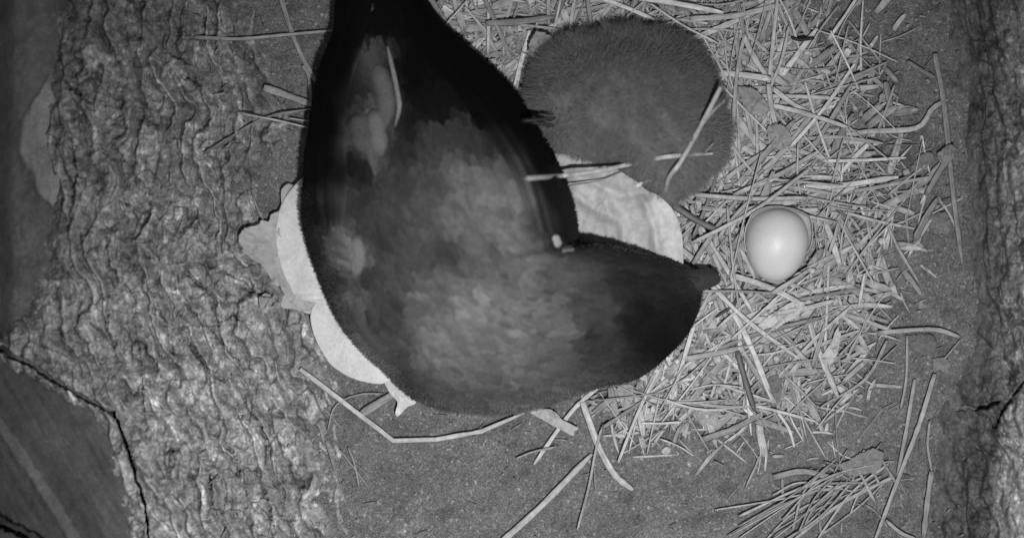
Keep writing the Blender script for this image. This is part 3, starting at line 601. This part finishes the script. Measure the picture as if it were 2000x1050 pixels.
# ------------------------------------------------------------------ named straws (from the photo)
G1 = None
ST = [
 ([(380, 73), (470, 76), (560, 68), (650, 60)], 8, 132, 'long nearly level straw crossing the soil at upper left of the adult'),
 ([(543, -20), (580, 90), (622, 168)], 11, 126, 'straight straw slanting down from the top edge onto the level straw'),
 ([(515, 171), (560, 186), (614, 206)], 17, 132, 'short broad flat straw pointing at the left wing'),
 ([(592, 128), (604, 152), (607, 206)], 10, 122, 'short bent straw beside the left wing above the broad flat one'),
 ([(397, 300), (450, 268), (520, 229), (612, 212)], 5, 120, 'thin dark-edged straw curving up to the left wing'),
 ([(470, 222), (540, 235), (604, 250)], 5, 150, 'thin pale straw crossing the dark-edged straw'),
 ([(565, 231), (606, 237)], 4, 145, 'tiny pale straw end touching the left wing'),
 ([(656, 28), (650, 66)], 4, 120, 'tiny upright straw end against the tail'),
 ([(475, 365), (488, 395), (500, 432)], 3, 125, 'very thin leaning straw above the ragged dead leaf'),
 ([(495, 385), (510, 422), (542, 462)], 3, 135, 'thin dark-tipped stem lying onto the ragged dead leaf'),
 ([(705, 808), (738, 788), (776, 764)], 20, 128, 'short broad straw piece wedged under the long bent straw'),
 ([(640, 840), (655, 792), (700, 770), (752, 768)], 4, 135, 'thin curved straw loop at lower left of the bird'),
 ([(635, 798), (652, 818), (668, 838)], 3, 130, 'short thin straw crossing the curved loop'),
 ([(636, 862), (645, 890), (658, 932)], 3, 118, 'hair-thin straw on the soil beside the left bank'),
 ([(680, 873), (692, 905), (702, 955)], 5, 122, 'longest straw of the small crossed bunch on the lower soil'),
 ([(665, 878), (695, 918), (725, 957)], 4, 120, 'second crossing straw of the small bunch on the lower soil'),
 ([(694, 905), (712, 920), (722, 936)], 3, 118, 'shortest straw of the small bunch on the lower soil'),
 ([(1172, 752), (1115, 805), (1043, 906)], 10, 170, 'bright split straw slanting down-left from under the bird'),
 ([(1008, 895), (1040, 882), (1085, 872)], 5, 128, 'thin faded straw beside the bright split straw'),
 ([(1138, 785), (1168, 868), (1200, 925), (1236, 956)], 16, 160, 'thick round pale straw bowing down below the bird'),
 ([(975, 1062), (1060, 985), (1156, 886)], 15, 150, 'long flat straw running down to the bottom edge'),
 ([(1128, 1034), (1150, 950), (1166, 868), (1178, 828)], 6, 135, 'slim double straw beside the thick bowed one'),
 ([(1160, 905), (1163, 958)], 3, 120, 'hair-thin upright straw under the slim double straw'),
 ([(1338, 640), (1365, 755), (1398, 868)], 17, 150, 'long broad straight straw pointing down from below the head'),
 ([(1243, 808), (1270, 760), (1338, 668)], 8, 140, 'straw with a dark shadow leaning away under the head'),
 ([(1372, 858), (1430, 838), (1486, 808)], 15, 120, 'broad dull straw with a pale knob at its right end'),
 ([(1393, 826), (1440, 805), (1500, 784)], 6, 150, 'thin straight straw above the broad dull one'),
 ([(1312, 745), (1372, 728)], 19, 172, 'short fat bright straw stub below the head'),
 ([(1608, 425), (1600, 500), (1570, 570), (1535, 650)], 9, 150, 'long bent straw passing right of the egg'),
 ([(1625, 470), (1598, 540), (1560, 600)], 13, 146, 'broad straw leaning past the lower right of the egg'),
 ([(1826, 105), (1842, 190), (1852, 280), (1862, 380), (1880, 518)], 13, 118, 'longest upright straw at the foot of the right bank'),
 ([(1492, 238), (1600, 180), (1732, 122)], 8, 130, 'long straw with a black shadow pointing to the upper right'),
 ([(1510, 215), (1580, 175), (1656, 138)], 7, 128, 'shorter straw parallel to the long shadowed one'),
 ([(1480, 232), (1600, 240), (1690, 262)], 11, 138, 'broad straw running right from the chick'),
 ([(1600, 278), (1690, 258), (1790, 250), (1822, 212), (1850, 195)], 14, 150, 'twisted pale strand ending against the upright straw'),
 ([(1560, 272), (1640, 268), (1725, 280)], 9, 136, 'second strand lying along the twisted one'),
 ([(1695, 282), (1665, 312), (1640, 342)], 12, 180, 'brightest short straw hanging below the twisted strand'),
 ([(1580, 386), (1700, 368), (1815, 346)], 9, 136, 'straight straw with a black shadow, level with the top of the egg'),
 ([(1560, 282), (1600, 330), (1640, 382)], 18, 134, 'broad flat blade slanting down toward the egg'),
 ([(1772, 120), (1826, 152)], 9, 106, 'short faint straw left of the upright straw top'),
 ([(1728, 132), (1754, 162)], 13, 104, 'stubby dull straw on dark soil at upper right'),
 ([(1730, 160), (1740, 212)], 14, 116, 'stubby upright blade on dark soil at upper right'),
 ([(1860, 300), (1835, 335), (1808, 382)], 15, 116, 'dull blade leaning off the upright straw'),
 ([(1832, 388), (1808, 425), (1786, 470)], 15, 118, 'dull flat blade pointing down from the bark crumbs at right'),
 ([(1745, 404), (1660, 500), (1580, 545)], 6, 146, 'thin straw crossing down-left, right of the egg'),
 ([(1730, 430), (1755, 485), (1795, 552)], 7, 130, 'thin straw slanting down on the right soil'),
 ([(1638, 395), (1690, 470), (1724, 582)], 7, 130, 'thin curved straw arching over the others right of the egg'),
 ([(1600, 508), (1690, 545), (1766, 586)], 12, 146, 'broad pointed straw ending on the right soil'),
 ([(1585, 545), (1640, 552), (1700, 568)], 8, 156, 'pale straw just under the broad pointed one'),
 ([(1712, 650), (1820, 643), (1874, 657)], 11, 140, 'bent level straw reaching far to the right below the egg'),
 ([(1570, 600), (1640, 610), (1760, 652)], 10, 142, 'straw leading into the bent level straw'),
 ([(1575, 612), (1650, 622), (1740, 640)], 8, 120, 'darker straw in the bundle left of the bent level straw'),
 ([(1772, 655), (1770, 740), (1758, 802)], 7, 124, 'upright thin straw at the lower right'),
 ([(1826, 730), (1795, 830), (1766, 905), (1742, 968), (1706, 1062)], 11, 138, 'long curving straw running off the bottom edge at right'),
 ([(1787, 740), (1770, 840), (1752, 935)], 9, 130, 'straw leaning on the long curving one at lower right'),
 ([(1733, 665), (1690, 740), (1600, 796)], 8, 126, 'smooth curved straw below the mat at right'),
 ([(1752, 675), (1710, 715), (1688, 735)], 4, 120, 'short twig-like straw touching the smooth curved one'),
 ([(1876, 664), (1840, 706)], 5, 124, 'small straw leading to the crumbled leaf scrap'),
 ([(1688, 708), (1665, 728), (1645, 748)], 12, 136, 'short flat chip of straw below the mat'),
 ([(1816, 822), (1812, 870), (1820, 920)], 6, 128, 'thin upper half of the grass blade at far lower right'),
 ([(1820, 920), (1812, 975), (1804, 1050)], 13, 122, 'wide lower half of the grass blade at far lower right'),
 ([(1742, 932), (1640, 985), (1540, 1062)], 9, 142, 'broadest straw of the sheaf at the bottom right'),
 ([(1735, 905), (1660, 965), (1590, 1062)], 6, 150, 'bright straw in the middle of the bottom sheaf'),
 ([(1600, 955), (1520, 990), (1420, 1046)], 6, 132, 'leftmost straw of the bottom sheaf'),
 ([(1620, 965), (1545, 1005), (1490, 1060)], 5, 140, 'straw just inside the left edge of the bottom sheaf'),
 ([(1660, 945), (1600, 1010), (1520, 1062)], 6, 128, 'darker straw under the bottom sheaf'),
 ([(1510, 932), (1570, 920), (1630, 935)], 16, 122, 'curled husk lying across the top of the bottom sheaf'),
 ([(1570, 945), (1620, 955), (1690, 930)], 8, 138, 'short straw crossing the top of the bottom sheaf'),
 ([(1730, 1015), (1760, 1040), (1790, 1052)], 9, 130, 'short straw forking off at the bottom right edge'),
 ([(1690, 985), (1712, 1000), (1735, 1030)], 6, 110, 'thin twig in front of the long curving straw'),
 ([(1484, 890), (1476, 910), (1455, 955)], 6, 132, 'frayed straw splinter alone on the lower soil'),
 ([(1510, 800), (1520, 820), (1532, 852)], 6, 124, 'short faint straw on soil below the mat'),
 ([(1558, 800), (1564, 830), (1570, 860)], 5, 124, 'faint thin straw right of the short faint one'),
 ([(1632, 800), (1634, 850), (1642, 920)], 4, 116, 'hair-thin straw over the bottom sheaf'),
 ([(1455, 545), (1436, 590), (1398, 620)], 6, 40, 'thin black twig right of the bill'),
 ([(1310, 398), (1370, 435), (1436, 462)], 15, 78, 'dark smooth twig between the pale leaf and the egg'),
 ([(1440, 685), (1455, 740), (1474, 802)], 13, 76, 'dark flat stick in the straw below the egg'),
 ([(1600, 1000), (1604, 1050)], 6, 118, 'faint straw end at the bottom edge'),
 ([(1395, 900), (1416, 910)], 4, 120, 'tiny straw crumb below the broad straight straw'),
 ([(930, 118), (975, 148), (1025, 190)], 17, 168, 'bright rounded straw tucked along the right wing'),
 ([(828, -20), (860, 30), (895, 85)], 15, 118, 'grey curved blade along the edge of the tail'),
 ([(1050, 8), (1015, 60), (965, 150)], 9, 136, 'straight straw between tail and chick with a black shadow'),
 ([(1010, -12), (960, 50), (905, 110)], 20, 130, 'broad blade slanting between tail and chick'),
 ([(1000, 22), (1100, 16), (1200, 20)], 16, 124, 'broad level blade along the top edge above the chick'),
 ([(880, 30), (920, 40), (965, 60)], 14, 140, 'broad short blade beside the tail'),
 ([(1480, 20), (1500, 5), (1530, -18)], 13, 108, 'dull straw leaning at the top edge right of the chick'),
 ([(1590, 75), (1560, 78), (1545, 74)], 7, 22, 'short black stick on the dark soil near the top'),
]
for pts, wd, val, lab in ST:
    dark = val < 90
    o = straw(pts, wd, val, lab, 'twig' if dark else 'straw', name='twig' if dark else 'straw', flat=.8 if dark else (.5 if wd < 5 else (.34 if lab.startswith('thick round') else .14)), off=.005 + .005 * rnd.random() if not dark else .016, roll=rnd.uniform(-.25, .25))
straw([(586, 720, .006), (690, 800, .006), (768, 860, .010), (850, 858, .008), (940, 842, .008), (1024, 806, .012)], 12, 160, 'long pale straw with a sharp bend below the bird', 'straw', kink=True, taper=(.8, .5))
# straws lying over the birds
straw([(1025, 348, .003), (1070, 343, .004)], 9, 150, None) if False else None
def over(x, y):
    return max(float(adult_z(A(x), A(y))) if adult_prof(x, y) < 1 else 0, float(chick_z(A(x), A(y))) if math.hypot(x - CC[0], y - CC[1]) < float(CRf(math.atan2(y - CC[1], x - CC[0]))) else 0, .02)
zs = lambda z_: (lambda x, y: z_)
def airstraw(pts, wd, val, lab, **k):
    return straw([(p[0], p[1], p[2]) for p in pts], wd, val, lab, on=lambda x, y: 0., **k)
airstraw([(1022, 349, over(1022, 349) + .005), (1060, 346, over(1060, 346) + .005), (1098, 343, over(1095, 343) + .004), (1125, 340, .078), (1180, 332, .074), (1240, 318, over(1240, 318) + .010), (1310, 305, over(1310, 305) + .010), (1392, 300, over(1380, 300) + .012)], 9, 148, 'pale straw lying from the black wing across the leaf onto the chick')
airstraw([(1408, 170, .080), (1372, 240, over(1372, 240) + .013), (1330, 315, over(1330, 315) + .013), (1305, 350, over(1305, 350) + .013), (1300, 388, .046)], 10, 142, 'pale straw standing against the right side of the chick')
airstraw([(1416, 196, .08), (1395, 215, .084), (1372, 245, over(1372, 245) + .007)], 5, 118, 'thin fork of straw at the chick shoulder')
airstraw([(1370, 305, over(1370, 305) + .008), (1395, 278, .075)], 3, 120, 'short thin straw stuck in the chick down')
airstraw([(1110, 252, over(1110, 252) + .007), (1180, 285, over(1180, 285) + .007), (1228, 318, over(1210, 300) + .008)], 2.5, 112, 'hair-thin straw across the lower left of the chick')
airstraw([(1110, 362, .052), (1170, 352, .05), (1225, 330, .056)], 3, 96, 'thin dull stem lying over the pale leaf')
airstraw([(1290, 386, .045), (1284, 364, .054), (1268, 352, .055), (1252, 360, .050)], 4, 160, 'tiny curled stalk at the rim of the pale leaf')
airstraw([(1242, 364, .051), (1256, 356, .052)], 8, 175, 'tiny pale bud end at the rim of the pale leaf')
t_ = empty('twig', W(1030, 238, .09)); tag(t_, 'short black forked twig end poking from the right wing onto the chick', 'twig')
for i_, pp in enumerate(([(1018, 236, .088), (1050, 234, .086), (1084, 230, .084)], [(1035, 238, .087), (1060, 242, .085), (1080, 245, .084)])):
    v, f = tube([W(*q_) for q_ in pp], A([.0018, .0016, .0010]), n=8, k=8)
    o = mesh('twig_prong', v - A(t_.location), f, M_horn, np.full(len(v), float(lin(18)))); o.parent = t_
# pale husks in the mat
for lab, out, cen, val, zz in [
 ('bright pale husk in the straw below the egg', [(1468, 648), (1490, 625), (1515, 608), (1545, 590), (1572, 592), (1560, 615), (1530, 632), (1500, 652), (1478, 658)], (1520, 622), 168, .016),
 ('curved pale husk at the lower end of the mat', [(1600, 700), (1622, 670), (1636, 640), (1642, 655), (1636, 690), (1618, 712)], (1624, 680), 160, .016),
 ('frayed pale leaf scrap poking from under the bird at the bottom', [(1028, 803), (1060, 797), (1085, 804), (1102, 822), (1128, 832), (1119, 850), (1098, 840), (1078, 830), (1050, 814)], (1082, 816), 150, .014),
 ('pale crumpled leaf patch among straw left of the chick', [(1046, 60), (1075, 70), (1080, 88), (1066, 112), (1040, 112), (1032, 92)], (1056, 90), 128, .030),
 ('oval grey leaf right of the chick', [(1500, 245), (1525, 243), (1545, 262), (1540, 285), (1518, 292), (1500, 270)], (1522, 266), 126, .020),
 ('long grey leaf lobe near the chick shoulder', [(1440, 168), (1470, 172), (1495, 195), (1498, 220), (1470, 225), (1450, 200)], (1472, 200), 124, .021),
 ('small crumbled leaf scrap on the right soil', [(1822, 700), (1845, 698), (1856, 712), (1848, 730), (1835, 722), (1824, 726)], (1838, 712), 112, .006),
 ('flat grey leaf scrap at the end of the bent level straw', [(1776, 655), (1815, 652), (1830, 668), (1820, 690), (1795, 690), (1778, 678)], (1800, 670), 96, .005),
 ('grey leaf scrap under the twisted strand', [(1780, 325), (1800, 302), (1820, 298), (1822, 312), (1800, 335), (1780, 338)], (1800, 318), 108, .006),
 ('bark crumb beside the foot of the upright straw', [(1830, 300), (1856, 282), (1866, 292), (1856, 318), (1838, 318)], (1848, 302), 118, .016),
 ('grey leaf scrap in the middle of the right soil', [(1812, 420), (1845, 415), (1858, 440), (1850, 455), (1820, 450)], (1835, 436), 104, .006),
 ('triangular grey leaf scrap below the mat', [(1580, 745), (1598, 742), (1606, 776), (1592, 772)], (1594, 758), 116, .008),
 ('pale squarish leaf scrap by the broad straight straw', [(1352, 800), (1370, 790), (1398, 776), (1402, 828), (1385, 840), (1356, 815)], (1380, 812), 136, .008),
 ('pale crumpled leaf below the head beside the soil', [(1205, 752), (1235, 752), (1236, 780), (1222, 795), (1210, 780)], (1221, 772), 138, .010),
 ('small grey leaf scrap on the soil below the head', [(1272, 815), (1288, 812), (1294, 826), (1280, 836), (1270, 830)], (1282, 824), 116, .004),
 ('darkish oval leaf scrap right below the mat', [(1495, 740), (1515, 732), (1528, 750), (1520, 790), (1500, 790), (1494, 765)], (1510, 762), 100, .012),
 ('crumpled leaf on top of the bottom sheaf', [(1648, 905), (1680, 885), (1712, 876), (1726, 890), (1715, 918), (1690, 925), (1660, 928)], (1688, 904), 116, .009),
 ('small grey leaf scrap left of the crumpled leaf', [(1640, 905), (1662, 900), (1666, 922), (1650, 925)], (1654, 912), 116, .010)]:
    big = (lambda c: (lambda x, y: zz + .0035 * fbm(x / 14., y / 14., 3, int(c[0])) + .00008 * (x - c[0])))(cen)
    nm = 'husk' if 'husk' in lab else 'leaf_scrap'
    leafmesh(nm, out, cen, big, M_leaf if val > 150 else M_dead, val, lab, 'husk' if nm == 'husk' else 'leaf scrap', nr=12, na=80, rag=.16, seed=int(cen[0]))

# fine strands of the sheaf at the bottom right
r5 = random.Random(5)
for i in range(18):
    x1, y1 = r5.uniform(1610, 1745), r5.uniform(885, 960); an = math.radians(r5.gauss(150, 17)); L = r5.uniform(90, 250)
    x0, y0 = x1 + math.cos(an) * L, y1 + math.sin(an) * L; b = r5.gauss(0, 10)
    straw([(x0, y0), ((x0 + x1) / 2 + b, (y0 + y1) / 2 + b), (x1, y1)], r5.choice([3, 3.5, 4, 5, 6]), r5.uniform(118, 158), 'fine pale strand in the loose sheaf at the bottom right of the soil', 'straw', 'fine strands of the bottom sheaf', off=r5.uniform(.004, .012), flat=.3)
for i in range(16):
    x1, y1 = r5.uniform(1500, 1760), r5.uniform(880, 960); an = r5.uniform(0, 3.14); L = r5.uniform(30, 80)
    straw([(x1 - math.cos(an) * L / 2, y1 - math.sin(an) * L / 2), (x1 + math.cos(an) * L / 2, y1 + math.sin(an) * L / 2)], r5.choice([3, 4, 5, 7]), r5.uniform(104, 140), 'short broken straw crossing the top of the loose bottom right sheaf', 'straw', 'short bits of the bottom sheaf', off=r5.uniform(.003, .009), flat=.25)

# ------------------------------------------------------------------ the straw mat
MC = A([(1450, 200, 150, 1.0), (1500, 400, 150, 1.0), (1420, 620, 130, 1.0), (960, 60, 140, 1.0), (1150, 10, 160, .9), (1400, 40, 130, .9), (1555, 570, 105, .85), (1570, 300, 105, .75), (1520, 660, 110, .85), (1330, 720, 90, .8), (1520, 160, 90, .6), (1250, 770, 60, .6), (1450, 760, 70, .5), (1690, 280, 90, .22), (1650, 480, 90, .25), (1600, 700, 90, .3), (1220, 420, 150, .7), (1300, 300, 180, .9)])
def dens(x, y):
    x = A(x, float); d = 0
    for cx, cy, r_, k in MC: d = np.maximum(d, k * np.exp(-((x - cx) ** 2 + (y - cy) ** 2) / (2 * r_ * r_)))
    return np.where(x < 850, 0, d)
def hidden(x, y):      # under the birds or in the egg
    return (adult_prof(x, y) < .93) or math.hypot(x - CC[0], y - CC[1]) < .9 * float(CRf(math.atan2(y - CC[1], x - CC[0]))) or math.hypot(x - 1517, y - 478) < 100 or (1040 < x < 1320 and 310 < y < 540)
def sample(minD, pw, rr_):
    while True:
        x = rr_.uniform(860, 1860); y = rr_.uniform(-20, 900); d = float(dens(x, y))
        if d > minD and rr_.random() < d ** pw: return x, y, d
ORI = [(-45, 18), (-25, 20), (40, 25), (75, 20), (5, 15), (-70, 18)]
def eggclear(P, z0):    # keep mat straws off the egg and birds' bodies
    for x, y in P:
        if math.hypot(x - 1517, y - 476) < 76: return False
        if adult_prof(x, y) < .97: return False
        if math.hypot(x - CC[0], y - CC[1]) < 1.0 * float(CRf(math.atan2(y - CC[1], x - CC[0]))): return False
        if 1060 < x < 1345 and 300 < y < 540: return False
    return True
NG = 'loose straws of the nest mat'
r3 = random.Random(21); cnt = 0
labs = {'b': 'loose bright straw blade tangled in the matted nest straw', 'm': 'loose mid-grey straw blade tangled in the matted nest straw', 'd': 'loose dull dark straw blade tangled in the matted nest straw'}
while cnt < 225:
    x, y, d = sample(.15, 1.0, r3)
    o1 = r3.choice(ORI); an = math.radians(r3.gauss(o1[0], o1[1])); L = r3.uniform(90, 290) * (.50 + .55 * d)
    dx, dy = math.cos(an) * L / 2, math.sin(an) * L / 2; b = r3.gauss(0, .06) * L
    P = [(x - dx, y - dy), (x - dy * b / L, y + dx * b / L), (x + dx, y + dy)]
    if not eggclear(P + [((P[0][0] + P[1][0]) / 2, (P[0][1] + P[1][1]) / 2), ((P[2][0] + P[1][0]) / 2, (P[2][1] + P[1][1]) / 2)], 0): continue
    zb = .007 + d * r3.uniform(.002, .011) + .016 * math.exp(-((math.hypot(x - 1517, y - 470) / 95) ** 2)); tl = r3.uniform(-.005, .005)
    val = min(182, max(92, r3.gauss(152, 17))); wv = r3.choice([3, 4, 5, 6, 7, 9, 11, 14] if d > .5 else [2.5, 3, 4, 5, 7])
    k_ = 'b' if val > 160 else ('m' if val > 138 else 'd')
    straw([(P[0][0], P[0][1], max(zb - tl, .003)), (P[1][0], P[1][1], zb + .002), (P[2][0], P[2][1], max(zb + tl, .003))], wv, val, labs[k_], 'straw', NG + {'b': ', bright blades', 'm': ', mid-grey blades', 'd': ', dull blades'}[k_], roll=r3.uniform(-.35, .35), flat=r3.uniform(.07, .22))
    cnt += 1
# the countless short bits underneath, one object
V = []; F = []; T = []; U = []; k = 0; r4 = random.Random(33); n_ = 0
while n_ < 4200:
    x, y, d = sample(.05, 1.35, r4)
    an = math.radians(r4.gauss(*r4.choice(ORI))); L = r4.choice([14, 20, 30, 50, 80, 120, 160]) * (.45 + .65 * d); dx, dy = math.cos(an) * L / 2, math.sin(an) * L / 2
    P = [(x - dx, y - dy), (x + dx, y + dy)]
    if math.hypot(x - 1517, y - 476) < 60 or adult_prof(x, y) < .9 or (1060 < x < 1300 and 320 < y < 540) or math.hypot(x - CC[0], y - CC[1]) < .93 * float(CRf(math.atan2(y - CC[1], x - CC[0]))): continue
    if not all(math.hypot(p[0] - 1517, p[1] - 476) > 70 for p in P): continue
    zb = .003 + d * r4.uniform(0, .008) + .016 * math.exp(-((math.hypot(x - 1517, y - 470) / 100) ** 2)); b = r4.gauss(0, .08)
    Q = A([W(P[0][0], P[0][1], zb + r4.uniform(-.002, .002)), W(x - dy * b, y + dx * b, zb + .001), W(P[1][0], P[1][1], zb + r4.uniform(-.002, .003))])
    v, f, uv = ribbon(Q, r4.choice([2, 3, 3, 4, 5, 6, 8, 11, 16]) * S, r4.uniform(.06, .16), n=5, seed=n_, roll=r4.uniform(-.3, .3))
    V.append(v); F.append(f + k); U.append(uv); k += len(v); T.append(np.full(len(v), float(lin(min(185, max(88, r4.gauss(142, 17))))))); n_ += 1
o = mesh('straw_litter', np.vstack(V), np.vstack(F), M_straw, np.concatenate(T), np.vstack(U)); tag(o, 'short broken straw and chaff matted under the longer blades', 'straw litter', kind='stuff')
# scattered chaff and crumbs on the open soil, one object
V = []; F = []; T = []; U = []; k = 0
for i in range(900):
    x = r4.uniform(380, 1900); y = r4.uniform(-20, 1070)
    if adult_prof(x, y) < .95: continue
    if x < 1150 and r4.random() < .5: continue
    L = r4.choice([4, 5, 6, 8, 10, 14, 26]); an = r4.uniform(0, 3.14); dx, dy = math.cos(an) * L / 2, math.sin(an) * L / 2
    zb = float(terrain(x, y)) + .0035
    Q = A([W(x - dx, y - dy, zb), W(x + dx, y + dy, zb + .001)])
    v, f, uv = ribbon(Q, (r4.choice([2, 3, 4]) if L > 8 else r4.choice([3, 4, 6])) * S, .5, n=4, seed=i)
    V.append(v); F.append(f + k); U.append(uv); k += len(v); T.append(np.full(len(v), float(lin(min(150, max(50, r4.gauss(110, 16)))))))
o = mesh('chaff', np.vstack(V), np.vstack(F), M_straw, np.concatenate(T), np.vstack(U)); tag(o, 'tiny chaff and crumbs scattered over the bare soil', 'chaff', kind='stuff')
